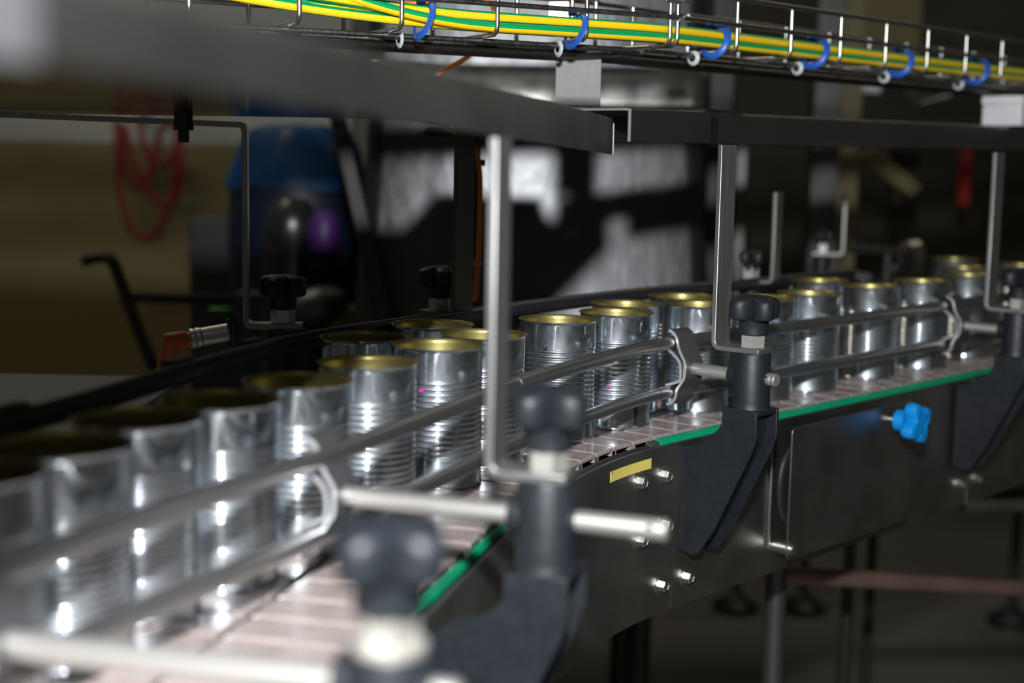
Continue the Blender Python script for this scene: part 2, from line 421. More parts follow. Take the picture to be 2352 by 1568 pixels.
# ================================================================= PLATE CHAINS
def link_mesh():
    L, W, T = .0368, .0402, .0042
    o = [(-L / 2, -W), (L / 2 - .003, -W), (L / 2, -W + .004), (L / 2, W - .004), (L / 2 - .003, W), (-L / 2, W), (-L / 2 + .003, W - .004), (-L / 2 + .003, -W + .004)]
    mb = MB().prism(o, lambda a, b: Vector((a, b, -T)), lambda a, b: Vector((a, b, 0)))
    me = mb.mesh('link'); me.materials.append(MT['tile']); return me
def hinge_mesh():
    mb = MB()
    for y in (-.034, .034, -.012, .012): mb.box((.0184, y, -.0052), (.010, .012, .0056))
    mb.cyl((.0184, -.0400, -.0058), (.0184, .0400, -.0058), .0028, 10)
    me = mb.mesh('hinge'); me.materials.append(MT['tile']); return me
LK, HG = link_mesh(), hinge_mesh()
def chain(off, label, start):
    root = thing('plate_chain', label, 'conveyor chain', tuple(A0), 0, 'plate chains under the cans')
    mid = [p + nn * off for p, nn in FR]
    pts = resample(mid[start:], .0381)[:98]
    for i in range(len(pts) - 1):
        t = (pts[i + 1] - pts[i]).normalized(); c = (pts[i] + pts[i + 1]) / 2
        o = bpy.data.objects.new('link', LK); COL.objects.link(o); o.parent = root
        o.location = c - A0; o.rotation_euler = (0, 0, math.atan2(t.y, t.x))
        bv = o.modifiers.new('bevel', 'BEVEL'); bv.width = .0009; bv.segments = 2; bv.limit_method = 'ANGLE'; bv.angle_limit = R(50)
        h = bpy.data.objects.new('hinge', HG); COL.objects.link(h); h.parent = o
    return root
chain(-.0425, 'front chain of glossy beige plates, next to the green strips', 60)
chain(-.1285, 'rear chain of glossy beige plates, under the back row of cans', 60)

# ================================================================= CANS
CH = .1163
def can_body():
    pr = [(.0352, .0035), (.0362, .0006), (.0371, .0), (.0376, .0012), (.0376, .0026), (.0369, .0034), (.0366, .0042), (.0366, .0245)]
    nb, z0, z1 = 14, .0245, .0905
    for b in range(nb):
        for k in range(1, 11):
            t = k / 10; z = z0 + (z1 - z0) * (b + t) / nb
            pr.append((.0366 - .0013 + .0013 * abs(math.sin(PI * t)), z))
    pr[-1] = (.0366, z1)
    pr += [(.0366, .1128), (.0369, .1142), (.0376, .1153), (.0384, .1158), (.0386, .1161), (.0385, CH)]
    return MB().lathe(pr, 96, close=False)
def can_lining():
    pr = [(.0384, CH + .0001), (.0376, CH), (.0368, .1154), (.0362, .1140), (.0360, .1120)]
    nb, z0, z1 = 14, .0245, .0905
    pr.append((.0359, z1))
    for b in range(nb - 1, -1, -1):
        for k in (6, 4, 2, 0):
            t = k / 8; z = z0 + (z1 - z0) * (b + t) / nb
            pr.append((.0346 + .0013 * abs(math.sin(PI * t)), z))
    pr += [(.0358, .020), (.0358, .005), (.034, .0042), (.030, .0042), (.029, .0050), (.018, .0050), (.017, .0042), (.0001, .0042)]
    return MB().lathe(pr, 96)
can0 = thing('food_can', '', 'tin can', (0, 0, 0), 0, 'open empty tin cans on the conveyor')
def strip_caps(mb):
    mb.f = [q for q in mb.f if len(q) < 10]; return mb
strip_caps(can_body()).build('body', 'tin', can0)
strip_caps(can_lining()).build('inner_lining', 'gold', can0)
def text_mesh(txt, size):
    cu = bpy.data.curves.new('lettering', 'FONT'); cu.body = txt; cu.size = size; cu.align_x = 'CENTER'; cu.extrude = 0
    o = bpy.data.objects.new('lettering', cu); COL.objects.link(o)
    dg = bpy.context.evaluated_depsgraph_get(); me = bpy.data.meshes.new_from_object(o.evaluated_get(dg))
    bpy.data.objects.remove(o); vs = [v.co.copy() for v in me.vertices]; fs = [list(p.vertices) for p in me.polygons]
    bpy.data.meshes.remove(me); return vs, fs
def wrap(vs, r, ang, z): return [Vector((r * math.cos(ang + v.x / r), r * math.sin(ang + v.x / r), z + v.y)) for v in vs]
def raised(mb, vs, fs, r, ang, z, t):
    """flat lettering bent round an upright cylinder and given thickness t"""
    n = len(vs); a = wrap(vs, r, ang, z); b = wrap(vs, r + t, ang, z)
    edges = {}
    for q in fs:
        for i in range(len(q)):
            e = (q[i], q[(i + 1) % len(q)]); edges[e] = 1
    side = [(e[0], e[1], e[1] + n, e[0] + n) for e in edges if (e[1], e[0]) not in edges]
    mb.add(a + b, [list(reversed(q)) for q in fs] + [[i + n for i in q] for q in fs] + side)
cans = [  # position, what sets it apart
    ((.0448, 1.3717), 'tin can with small black print near its rim, right of the foremost upright bar'),
    ((.106, 1.4429), 'tin can with a magenta ink fleck, just left of the middle rail clamp'),
    ((.2021, 1.5388), 'tin can behind the middle rail clamp and the upright bar'),
    ((.3538, 1.6897), 'tin can first in the front row right of the sharp black knob'),
    ((.4534, 1.7985), 'tin can second in the front row right of the sharp black knob'),
    ((.5456, 1.8929), 'tin can third in the front row right of the sharp black knob'),
    ((-.0611, 1.1721), 'tin can just left of the foremost upright bar, rails crossing it'),
    ((-.1089, 1.0656), 'tin can behind the near rail clamp, one place right of it'),
    ((-.1479, .9734), 'tin can partly covered by the near rail clamp, magenta fleck beside it'),
    ((-.1847, .8907), 'blurred tin can one place left of the near rail clamp'),
    ((-.2201, .8246), 'strongly blurred tin can, second from the bright rod at the lower left'),
    ((-.0741, 1.3134), 'shaded tin can in the back row, black bar and dark knob behind it'),
    ((-.1271, 1.2129), 'shaded tin can in the back row, leftmost there'),
    ((-.025, 1.2453), 'tin can half hidden behind the foremost upright bar'),
    ((.1226, 1.5279), 'tin can in the back row left of the middle rail clamp'),
    ((.4034, 1.871), 'tin can in the back row beyond the sharp black knob'),
]
def extra(px, py, lab): 
    p = on_z(px, py, CH); cans.append(((p.x, p.y), lab))
extra(138, 1020, 'strongly blurred tin can nearest the bright rod at the lower left')
extra(-82, 1085, 'tin can cut off by the left edge of the picture')
extra(1567, 679, 'tin can in the back row behind the middle rail clamp')
extra(1752, 682, 'tin can mostly hidden behind the sharp black knob')
extra(2224, 629, 'tin can fourth in the front row, left of the far upright bar')
extra(2214, 613, 'far tin can peeping over the one left of the far upright bar')
extra(2192, 593, 'far dim tin can with blurred sparkles, left of the far upright bar')
extra(2345, 607, 'far tin can cut off by the right edge, behind the far black knob')
rot_can = [0.3] + [random.uniform(0, 6.28) for _ in range(40)]
CANS = []
for i, ((x, y), lab) in enumerate(cans):
    rz = 0.0
    if i == 0: can0.location = (x, y, 0); can0['label'] = lab; CANS.append(can0)
    else: CANS.append(dup(can0, (x, y, 0), 0, lab))
def face_angle(o, px):
    """direction round the can that is seen at column px"""
    c = o.location; best = None
    for k in range(720):
        a = 2 * PI * k / 720; p = Vector((c.x + .0366 * math.cos(a), c.y + .0366 * math.sin(a), .08))
        if (p - c).dot(Vector((-c.x, -c.y, 0))) < 0: continue
        e = abs(px_of(p)[0] - px)
        if best is None or e < best[0]: best = (e, a)
    return best[1]
def mark(o, px, py, w, h):
    a = face_angle(o, px); c = o.location
    z = min((k / 2000 for k in range(10, 232)), key=lambda z: abs(px_of((c.x + .0366 * math.cos(a), c.y + .0366 * math.sin(a), z))[1] - py))
    vs = [Vector((-w / 2, -h / 2, 0)), Vector((w / 4, -h / 2, 0)), Vector((w / 2, h / 2, 0)), Vector((-w / 4, h / 2, 0))]
    mb = MB(); raised(mb, vs, [[0, 1, 2, 3]], .0364, a, z, .0004)
    tag(mb.build('ink_fleck', 'magenta', o, world=False), 'small magenta ink fleck')
mark(CANS[1], 1401, 887, .005, .0022); mark(CANS[8], 738, 1186, .006, .003); mark(CANS[6], 968, 896, .005, .0022)
a = face_angle(CANS[0], 1253); mb = MB()
for txt, sz, z, da in (('rs', .0062, .0960, 0.0),):
    vs, fs = text_mesh(txt, sz); raised(mb, vs, fs, .03655, a + da, z, .0002)
raised(mb, [Vector((-.004, -.0062, 0)), Vector((.001, -.0062, 0)), Vector((.002, -.0022, 0))], [[0, 1, 2]], .03655, a, .0960, .0002)
tag(mb.build('printed_mark', 'ink', CANS[0], world=False), 'small black printed letters and triangle')

# ================================================================= GUIDE RAILS
RAIL = [(-.262, .50), (-.241, .565), (-.2215, .62), (-.202, .676), (-.1725, .741), (-.1185, .858), (-.0545, 1.008), (.0096, 1.157), (.0850, 1.300)]
RAIL = [Vector((x, y, 0)) for x, y in RAIL] + [sn(s, -.010) for s in (-.075, .05, .25, .5, .9, 1.3)]
RP = smooth(resample(catmull(RAIL, 16), .008), 12)
def lift(P, za, zb, s0=-.16):
    """height runs gently from za at the near end to zb from the bend onward"""
    out = []
    for p in P:
        t = min(1, max(0, (p.y - .85) / .5)); out.append(Vector((p.x, p.y, za + (zb - za) * t)))
    return out
def rail(path, z0, z1, label, m='rail', r=.0066):
    root = thing('guide_rail', label, 'guide rail', tuple(path[len(path) // 2] + Vector((0, 0, z0))), 0, 'round guide rails along the cans')
    MB().tube(lift(path, z0, z1), r, 20).build('tube', m, root)
    return root
up = rail(RP, .0860, .0890, 'upper front steel guide rail running across the cans')
lo = rail(RP, .0375, .0395, 'lower front steel guide rail running just above the chain')
for rt_, z, cols in ((up, .089, (1181, 1500)), (lo, .0395, (1507,))):
    for px in cols:
        q = min(RP, key=lambda p: abs(px_of((p.x, p.y, z))[0] - px)); i = RP.index(q); t = (RP[i + 1] - RP[i - 1]).normalized()
        zz = lift([q], z - .003 if z > .05 else z - .002, z)[0].z
        MB().lathe([(.0067, 0), (.00675, .0003), (.00675, .0011), (.0067, .0014)], 20, Vector((q.x, q.y, zz)), t).build('joint_ring', 'bright' if px == 1181 else 'darksteel', rt_)
BR = [on_z(px, py, .110) for px, py in ((-160, 1010), (0, 980), (200, 925), (400, 863), (560, 818), (720, 778), (1200, 708), (1360, 688), (1500, 672), (1640, 660), (1800, 645), (1960, 630))]
BRP = smooth(resample(catmull([Vector((p.x, p.y, 0)) for p in BR], 12), .008), 20)
bu = rail(BRP, .110, .110, 'upper rear black guide rail behind the cans', 'rubber', .0080)
bl = rail(BRP, .062, .062, 'lower rear black guide rail, mostly hidden by the cans', 'rubber', .0080)
for px in (50, 430, 590, 690):
    i = min(range(1, len(BRP) - 1), key=lambda k: abs(px_of((BRP[k].x, BRP[k].y, .115))[0] - px)); t = (BRP[i + 1] - BRP[i - 1]).normalized(); nn = Vector((t.y, -t.x, 0))
    c = BRP[i] - nn * .007 + Vector((0, 0, .115))
    MB().box(c, (.030, .012, .010), Matrix.Rotation(math.atan2(t.y, t.x), 3, 'Z')).build('rail_clip', 'black', bu, .002)

# ================================================================= RAIL SUPPORTS (local: x outward along the rod, y along the belt, z up from the rod)
def knob_mb(z0, lobes=4):
    mb = MB()
    mb.lathe([(.0135, z0), (.0147, z0 + .0008), (.0143, z0 + .012), (.0155, z0 + .015), (.0180, z0 + .0165)], 48)
    mb.lathe([(.015, z0 + .0135), (.0215, z0 + .0142), (.0256, z0 + .0158), (.0268, z0 + .0190), (.0272, z0 + .0285), (.0262, z0 + .0325), (.0225, z0 + .0352), (.0150, z0 + .0370), (.0080, z0 + .0376), (.0005, z0 + .0378)], 96,
             rad=lambda a, r, h: r * (1 - .50 * (1 - (.5 + .5 * math.cos(lobes * (a - R(67)))) ** .5) * min(1, r / .02)) if h > z0 + .0138 else r)
    return mb
XP, XR = -.0672, -.0880            # mounting face and rail line, seen from the head's axis
def make_support(label, hanger=True, rod_out=.024, rail_x=XR, group='rail support brackets along the front of the conveyor', top=.222, washer=False, hgx=-.0410, htop=.0235):
    root = thing('rail_support', label, 'bracket', (0, 0, 0), 0, group)
    # arm
    out = [(-.0195, -.030), (.0195, -.030), (.0205, -.056), (.0150, -.072), (-.0235, -.152), (-.0420, -.1815), (-.0500, -.185), (XP, -.181), (XP, -.076), (-.0500, -.0725), (-.0360, -.064), (-.0250, -.054), (-.0200, -.047)]
    arm = MB()
    core = [(x, z) for x, z in out]
    core[1] = (.0080, -.030); core[2] = (.0085, -.056); core[3] = (.0020, -.075); core[4] = (-.034, -.150); core[5] = (-.050, -.176); core[6] = (-.056, -.179)
    for y0, y1 in ((-.0195, -.0155), (.0155, .0195)): arm.prism(out, lambda a, b, y=y0: Vector((a, y, b)), lambda a, b, y=y1: Vector((a, y, b)))
    arm.prism(core, lambda a, b: Vector((a, -.0156, b)), lambda a, b: Vector((a, .0156, b)))
    arm.box((0, 0, -.0325), (.039, .031, .005))
    arm.box((-.0600, 0, -.1818), (.018, .031, .003))
    arm.build('arm', 'black', root, .0008, world=False)
    # head with its collar and rod boss
    hd = MB().lathe([(.0195, -.031), (.0185, -.027), (.0182, -.024), (.0178, htop - .002), (.0170, htop), (.002, htop)], 48)
    hd.lathe([(.0128, -.0215), (.0128, .0)], 32, (0, 0, 0), (1, 0, 0))
    hd.lathe([(.0095, 0), (.0095, .0184), (.0085, .0190)], 32, (0, 0, 0), (1, 0, 0))
    h = hd.build('head', 'black', root, world=False)
    lt = MB()
    for txt, sz, z in (('move', .0062, htop - .0075), ('MADE IN', .0026, htop - .0108)):
        vs, fs = text_mesh(txt, sz); raised(lt, vs, fs, .0177, R(-8), z, .0004)
    lt.build('moulded_lettering', 'black', h, world=False)
    # rod
    x0 = rail_x + .013
    rd = MB().lathe([(.0058, x0), (.0063, x0 + .0006), (.0063, rod_out - .0055), (.0058, rod_out - .0050), (.0058, rod_out - .0040), (.0063, rod_out - .0035), (.0063, rod_out - .0008), (.0055, rod_out)], 32, (0, 0, 0), (1, 0, 0))
    rdo = rd.build('rod', 'rod', root, world=False)
    hx = rod_out - .0098
    MB().cyl((hx, -.0061, .0018), (hx, -.0040, .0016), .0022, 16).build('rod_hole', 'dark', rdo, world=False)
    # clamp: two bent sheets holding the rails
    cx = rail_x + .0175
    outer = [(-.0205, .0375), (-.0145, .0352), (-.0100, .0290), (-.0082, .0220), (-.0040, .0140), (0, .0080), (.0006, 0), (0, -.0090), (-.0040, -.0150), (-.0085, -.0220), (-.0098, -.0290), (-.0140, -.0352), (-.0205, -.0375)]
    outer = [(p.x, p.y) for p in catmull([Vector((x, z, 0)) for x, z in outer], 3)]
    inner = [(-.0215, .0185), (-.0140, .0140), (-.0075, .0085), (-.0048, .0030), (-.0044, -.0090), (-.0070, -.0130), (-.0225, -.0185)]
    inner = [(p.x, p.y) for p in catmull([Vector((x, z, 0)) for x, z in inner], 3)]
    def sheet(pl, t, y0, y1):
        L = []; Rr = []
        for i, p in enumerate(pl):
            a = Vector((*pl[max(i - 1, 0)], 0)); b = Vector((*pl[min(i + 1, len(pl) - 1)], 0)); d = (b - a).normalized(); nn = Vector((-d.y, d.x, 0))
            L.append((p[0] + nn.x * t / 2, p[1] + nn.y * t / 2)); Rr.append((p[0] - nn.x * t / 2, p[1] - nn.y * t / 2))
        m = MB(); n = len(pl)
        for i in range(n - 1):
            q = [L[i], L[i + 1], Rr[i + 1], Rr[i]]
            m.prism(q, lambda a, b: Vector((cx + a, y0, b)), lambda a, b: Vector((cx + a, y1, b)))
        return m
    cl = sheet(outer, .0024, -.0140, .0140).build('clamp_plate', 'clampgrey', root, world=False)
    sheet(outer, .0026, -.0152, -.0140).build('plate_edge', 'clampedge', cl, world=False)
    ci = sheet(inner, .0024, -.0140, .0140).build('clamp_plate', 'clampgrey', root, world=False)
    sheet(inner, .0026, -.0152, -.0140).build('plate_edge', 'clampedge', ci, world=False)
    MB().lathe([(.0058, 0), (.0058, .004), (.005, .005)], 6, (cx - .0065, 0, 0), (-1, 0, 0)).build('clamp_bolt', 'bright', ci, world=False)
    # hanger bar, nut, knob
    zf = htop
    if hanger:
        prof = [(.0145, zf), (.0145, zf + .005)]
        ri, ro = .0045, .0095; bx, bz = hgx + ro, zf + ro
        inn = [(bx - ri * math.sin(R(90 * k / 6)), bz - ri * math.cos(R(90 * k / 6))) for k in range(7)]
        outr = [(bx - ro * math.sin(R(90 * k / 6)), bz - ro * math.cos(R(90 * k / 6))) for k in range(7)]
        poly = prof[::-1][:1] + inn + [(hgx + .005, top), (hgx, top)] + outr[::-1] + prof[:1]
        MB().prism(poly, lambda a, b: Vector((a, -.0125, b)), lambda a, b: Vector((a, .0125, b))).build('hanger_bar', 'bar', root, .0006, world=False)
        zn = zf + .005
    else: zn = zf
    if washer:
        MB().lathe([(.0155, zn), (.0155, zn + .0030), (.010, zn + .0034)], 40).build('washer', 'nickel', root, world=False); zn += .003
    nt_ = MB().lathe([(.0112, zn), (.0125, zn + .0006), (.0125, zn + .0125), (.0112, zn + .0132)], 6, rad=lambda a, r, h: r)
    nt_.build('nut', 'nickel', root, world=False)
    kn = knob_mb(zn + .0132).build('star_knob', 'black', root, world=False)
    return root
def place(root, p, ang): root.location = p; root.rotation_euler = (0, 0, ang); OFF[root.name] = Vector(p)
angN = math.atan2(N.y, N.x)
h1 = on_z(1727, 865, .064)
s1 = make_support('sharp black rail support with star knob, holding the middle upright bar', True, .0285)
place(s1, h1, angN)
h4 = on_z(2337, 760, .064)
s4 = dup(s1, h4, angN, 'far black rail support cut by the right edge, holding the far upright bar')
c2, h2 = on_z(790, 1140, .0605), on_z(1256, 1188, .0615)
a2 = math.atan2(h2.y - c2.y, h2.x - c2.x)
s2 = make_support('blurred black rail support in front of the bend, holding the foremost upright bar', True, .0735, -((h2 - c2).length) - .0175, hgx=-.0355)
place(s2, h2, a2)
c3, h3 = on_z(20, 1478, .0605), on_z(893, 1580, .0605)
a3 = math.atan2(h3.y - c3.y, h3.x - c3.x)
s3 = make_support('strongly blurred black rail support at the bottom edge, without an upright bar', False, .030, -((h3 - c3).length) - .0175, washer=True, htop=.0165)
place(s3, h3, a3)

# rear supports: star knob, nut, foot and flat bar on a dark post
def rear(label, px, py, zf, y=None, bar=1, top=.2, ang=0.0, sc=.86, arm_left=0.0, bar_m='bar'):
    p = on_z(px, py, zf) if y is None else at(px, py, y)
    root = thing('rear_support', label, 'bracket', tuple(p), ang, 'rail support brackets behind the cans')
    k = knob_mb(.0150); k.v = [q * sc for q in k.v]; k.build('star_knob', 'black', root, world=False)
    MB().lathe([(.0105, .0), (.0115, .0006), (.0115, .0150), (.0105, .0156)], 6).build('nut', 'clampedge', root, world=False)
    MB().lathe([(.015, -.12), (.015, -.005)], 24).build('head', 'black', root, world=False)
    t = .0048; x1 = .036 * bar; x0 = -.018 * bar
    ri, ro = .004, .0088; sx = 1 if bar > 0 else -1
    bx, bz = x1 - sx * ro, -t + ro
    inn = [(bx + sx * ri * math.sin(R(15 * k)), bz - ri * math.cos(R(15 * k))) for k in range(7)]
    outr = [(bx + sx * ro * math.sin(R(15 * k)), bz - ro * math.cos(R(15 * k))) for k in range(7)]
    poly = [(x0, 0)] + inn
    if arm_left:
        tz = top
        poly += [(x1 + t, tz + t - .006), (x1 + t - .002, tz + t - .0015), (x1 + t - .006, tz + t), (x1 - arm_left, tz + .006 + t), (x1 - arm_left, tz + .006), (x1 - .004, tz), (x1 - .001, tz - .001), (x1, tz - .004)]
    else: poly += [(x1 - sx * t, top), (x1, top)]
    poly += outr[::-1] + [(x0, -t)]
    w = .0125
    MB().prism(poly, lambda a, b: Vector((a, -w, b)), lambda a, b: Vector((a, w, b))).build('hanger_bar', bar_m, root, .0005, world=False)
    return root
b1 = rear('black star knob and thin bent bar at the left, shaded under the guard', 650, 741, .114, bar=-1, top=.1795, ang=R(6), arm_left=.262)
bq = Vector(b1.location)
bolt_p = at(421, 268, bq.y - .02)
rb = MB().lathe([(.0085, .012), (.0085, -.004), (.0092, -.004), (.0092, -.012), (.0050, -.012), (.0050, -.022), (.0045, -.023)], 6, bolt_p)
OFF[b1.name] = bq
hb = rb.build('arm_bolt', 'darksteel', None); hb.parent = b1; hb.matrix_parent_inverse = Matrix.Translation(bq).to_4x4().inverted() if False else Matrix.Rotation(-R(6), 4, 'Z') @ Matrix.Translation(-bq)
b2 = rear('black star knob beside a dark flat bar, between the back cans and the vat', 1010, 712, .114, bar=1, top=.20, ang=R(-44), bar_m='post')
b3 = rear('small black knob with pale nut beside a grey bar, right of the middle upright bar', 1724, 640, .115, bar=1, top=.115, ang=R(-30), sc=.72)
b4 = rear('dim far bracket with a pale bent foot, right of the small black knob', 1888, 579, .115, bar=1, top=.10, ang=R(-5), sc=.70)

# ================================================================= OVERHEAD GUARDS
gl = thing('overhead_guard', 'long dark steel guard with a folded front edge, blurred towards the upper left', 'guard', (-.02, .8, .28), 0, 'sheet steel guards over the conveyor')
G0, G1 = Vector((-.1386, .19, 0)), Vector((.1000, 1.47, 0)); gd = (G1 - G0).normalized(); gn = Vector((gd.y, -gd.x, 0))
def gpt(t, n, z): return G0.lerp(G1, t) + gn * n + Vector((0, 0, z))
K = 14; mb = MB(); rings = []
for i in range(K + 1):
    t = i / K; zt = .3185 - .0055 * t; zb = .2965 - .0215 * t
    pr = [(-.030, zt), (-.006, zt), (-.002, zt - .0012), (0, zt - .005), (0, zb), (-.002, zb), (-.002, zt - .005), (-.0035, zt - .0022), (-.006, zt - .002), (-.030, zt - .002)]
    rings.append([gpt(t, a, z) for a, z in pr])
m_ = len(rings[0])
mb.add([p for r_ in rings for p in r_], [(i * m_ + k, i * m_ + (k + 1) % m_, (i + 1) * m_ + (k + 1) % m_, (i + 1) * m_ + k) for i in range(K) for k in range(m_)] + [tuple(range(m_ - 1, -1, -1)), tuple(K * m_ + k for k in range(m_))])
mb.build('front_flange', 'guard', gl)
MB().prism([(-.0022, .2752), (.0003, .2752), (.0003, .3060), (-.0012, .3098), (-.004, .3118), (-.0065, .3124), (-.0065, .3106), (-.0040, .3098), (-.0025, .3075), (-.0022, .3055)], lambda a, b: gpt(.9996, a, b), lambda a, b: gpt(1.0004, a, b)).build('cut_edge_glint', 'bar', gl)  # paler strip added for the highlight along the flange's cut end
MB().prism([(.0006, .2945), (.0018, .2945), (.0018, .3196), (.0006, .3196)], lambda a, b: gpt(0, a, b), lambda a, b: gpt(.112, a, b - .0012)).build('lap_plate', 'clampgrey', gl)
ZT = .305
fa, fb = at(-420, 262, 1.46), at(742, 275, 1.37)
poly = [gpt(.0, -.003, 0), gpt(.93, -.003, 0), gpt(.93, -.022, 0), Vector((.036, 1.485, 0)), Vector((.030, 1.64, 0)), Vector((-.088, 1.66, 0)), Vector((-.112, 1.40, 0)), Vector((fb.x, fb.y, 0)), Vector((fa.x, fa.y, 0)), Vector((-.75, .19, 0))]  # rear part extended out of view behind the flange, to shade the vat
MB().prism([(p.x, p.y) for p in poly], lambda a, b: Vector((a, b, ZT)), lambda a, b: Vector((a, b, ZT + .002))).build('top_sheet', 'under', gl)
mb = MB()
for i in range(2): pass
q0, q1 = gpt(.965, -.0255, 0), gpt(.995, -.0255, 0)
MB().prism([(0, .3125), (.002, .3125), (.002, .290), (0, .290)], lambda a, b: q0 + gn * a + Vector((0, 0, b)), lambda a, b: q1 + gn * a + Vector((0, 0, b))).build('inner_flange', 'guard', gl)

gr = thing('overhead_guard', 'straight dark steel channel guard with an open left end, under the cable tray', 'guard', (.5, 1.85, .29), 0, 'sheet steel guards over the conveyor')
r0 = at(1449, 252, 1.45); r0.z = 0
def rpt(s, n, z): return r0 + D * s + N * n + Vector((0, 0, z))
def channel(s0, s1, zt0, zt1, zb0, zb1, w, t=.0018, lip=0):
    m = MB(); R_ = []
    for s, zt, zb in ((s0, zt0, zb0), (s1, zt1, zb1)):
        pr = [(0, zb), (0, zt - .005), (-.0015, zt - .0015), (-.005, zt), (-w + .005, zt), (-w + .0015, zt - .0015), (-w, zt - .005), (-w, zb), (-w + t, zb), (-w + t, zt - .005), (-w + .004, zt - t - .001), (-w + .006, zt - t), (-.006, zt - t), (-.004, zt - t - .001), (-t, zt - .005), (-t, zb)]
        R_.append([rpt(s, a, z) for a, z in pr])
    n = len(R_[0])
    m.add(R_[0] + R_[1], [(k, (k + 1) % n, n + (k + 1) % n, n + k) for k in range(n)])
    for base in (0, n):
        for k in range(n // 2 - 1): m.add([], []); m.f.append([base + k, base + k + 1, base + n - 2 - k, base + n - 1 - k])
    return m
channel(0, .150, .3215, .3237, .2885, .2893, .100).build('channel', 'guard', gr)
channel(.136, 1.15, .3217, .3270, .2888, .2935, .0985).build('channel', 'guard', gr)
for a_, b_, c_, d_ in ((-.0026, .0004, .2883, .3212), (-.0995, -.0045, .3196, .3216)):
    MB().prism([(a_, c_), (b_, c_), (b_, d_), (a_, d_)], lambda a, b: rpt(-.0006, a, b), lambda a, b: rpt(.0004, a, b)).build('cut_edge_glint', 'clampedge', gr)  # bright strips put in as the highlight on the channel's open end
q = MB(); 
q.prism([(.132, -.012), (.203, -.012), (.203, -.085), (.132, -.085)], lambda a, b: rpt(a, b + .010, .3239), lambda a, b: rpt(a, b + .010, .3255)); q.build('lap_plate', 'guard', gr)

# stand between guard and cable tray
cs = at(1328, 190, 1.50)
stand = thing('tray_stand', 'grey bent sheet bracket standing on the guard under the cable tray', 'bracket', (cs.x, cs.y, .3245), R(-4))
pr = []
def arcp(cx, cz, r, a0, a1, n=6): return [(cx + r * math.cos(R(a0 + (a1 - a0) * k / n)), cz + r * math.sin(R(a0 + (a1 - a0) * k / n))) for k in range(n + 1)]
Hs = .0570
po = [(.045, 0), (.010, 0)] + arcp(.010, .010, .010, 270, 180) + arcp(.010, Hs - .010, .010, 180, 90) + [(.045, Hs), (.045, Hs - .0025)] + arcp(.010, Hs - .010, .0075, 90, 180) + arcp(.010, .010, .0075, 180, 270) + [(.045, .0025)]
st_ = MB(); nn_ = len(po); half = nn_ // 2
vs = [Vector((-.0235, a, b)) for a, b in po] + [Vector((.0235, a, b)) for a, b in po]
fs = [(k, (k + 1) % nn_, nn_ + (k + 1) % nn_, nn_ + k) for k in range(nn_)]
for base in (0, nn_):
    for k in range(half - 1): fs.append((base + k, base + k + 1, base + nn_ - 2 - k, base + nn_ - 1 - k))
st_.add(vs, fs); st_.build('sheet', 'galv', stand, .0003, world=False)

# white junction box on the guard
bx0 = at(2330, 258, 2.12)
wb = thing('junction_box', 'white box standing on the guard at the right edge', 'box', (bx0.x, bx0.y, .3265), math.atan2(D.y, D.x))
MB().box((0, 0, .0150), (.085, .06, .030)).build('housing', 'whitebox', wb, .002, world=False)
MB().box((0, 0, .0365), (.088, .063, .013)).build('lid', 'whitebox', wb, .002, world=False)

# ================================================================= CABLE TRAY
TZ0, TZM, TZ1 = .3860, .4135, .4405
SP = Vector((.157, 1.47, 0)); D1 = Vector((.881, .473, 0)).normalized(); D2 = Vector((.70, .714, 0)).normalized()
N1, N2 = Vector((-D1.y, D1.x, 0)), Vector((-D2.y, D2.x, 0)); TW = .145
tray = thing('cable_tray', 'steel wire cable tray running across the top, two lengths joined by a splice', 'cable tray', tuple(SP + Vector((0, 0, TZ0))), 0)
def cross(p, nn, top=TZ1):
    r = .009
    path = [p + Vector((0, 0, top)), p + Vector((0, 0, TZ0 + r))]
    path += [p + nn * (r - r * math.cos(R(15 * k))) + Vector((0, 0, TZ0 + r - r * math.sin(R(15 * k)))) for k in range(1, 7)]
    path += [p + nn * (TW - r + r * math.sin(R(15 * k))) + Vector((0, 0, TZ0 + r - r * math.cos(R(15 * k)))) for k in range(0, 7)]
    path += [p + nn * TW + Vector((0, 0, top))]
    return MB().tube(path, .0023, 10)
for k in range(12):
    s = -.003 - .0985 * k
    cross(SP + D1 * s, N1).build('cross_wire', 'bright', tray)
for k in range(16):
    s = .008 + .1025 * k
    cross(SP + D2 * s, N2).build('cross_wire', 'bright', tray)
def longw(dirv, nn, n, z, s0, s1): return MB().cyl(SP + dirv * s0 + nn * n + Vector((0, 0, z)), SP + dirv * s1 + nn * n + Vector((0, 0, z)), .0026, 10)
for n, z in ((-.0045, TZM), (-.0045, TZ1), (TW + .0045, TZM), (TW + .0045, TZ1), (.030, TZ0 - .0045), (.075, TZ0 - .0045), (.120, TZ0 - .0045)):
    longw(D1, N1, n, z, -1.2, .004 if z > TZ0 else -.02).build('long_wire', 'wire', tray)
    longw(D2, N2, n, z, .012 if z > TZ0 else -.01, 1.6).build('long_wire', 'wire', tray)
spl = MB()
for nn, dd, s in ((N1, D1, -.010),):
    spl.box(SP + D1 * .003 - N1 * .006 + Vector((0, 0, TZ1 - .002)), (.034, .003, .022), Matrix.Rotation(math.atan2(D1.y, D1.x), 3, 'Z'))
spo = spl.build('splice_plate', 'bright', tray, .0008)
MB().lathe([(.0085, 0), (.0085, .001), (.0062, .0012), (.0062, .006), (.004, .0062), (.004, .014), (.003, .0145)], 6, SP + D1 * .012 - N1 * .0075 + Vector((0, 0, TZ1 - .004)), -N1).build('splice_bolt', 'bright', spo)
sp2 = MB().box(at(1283, 22, 1.52), (.022, .004, .020)).build('splice_plate', 'bright', tray, .0008)

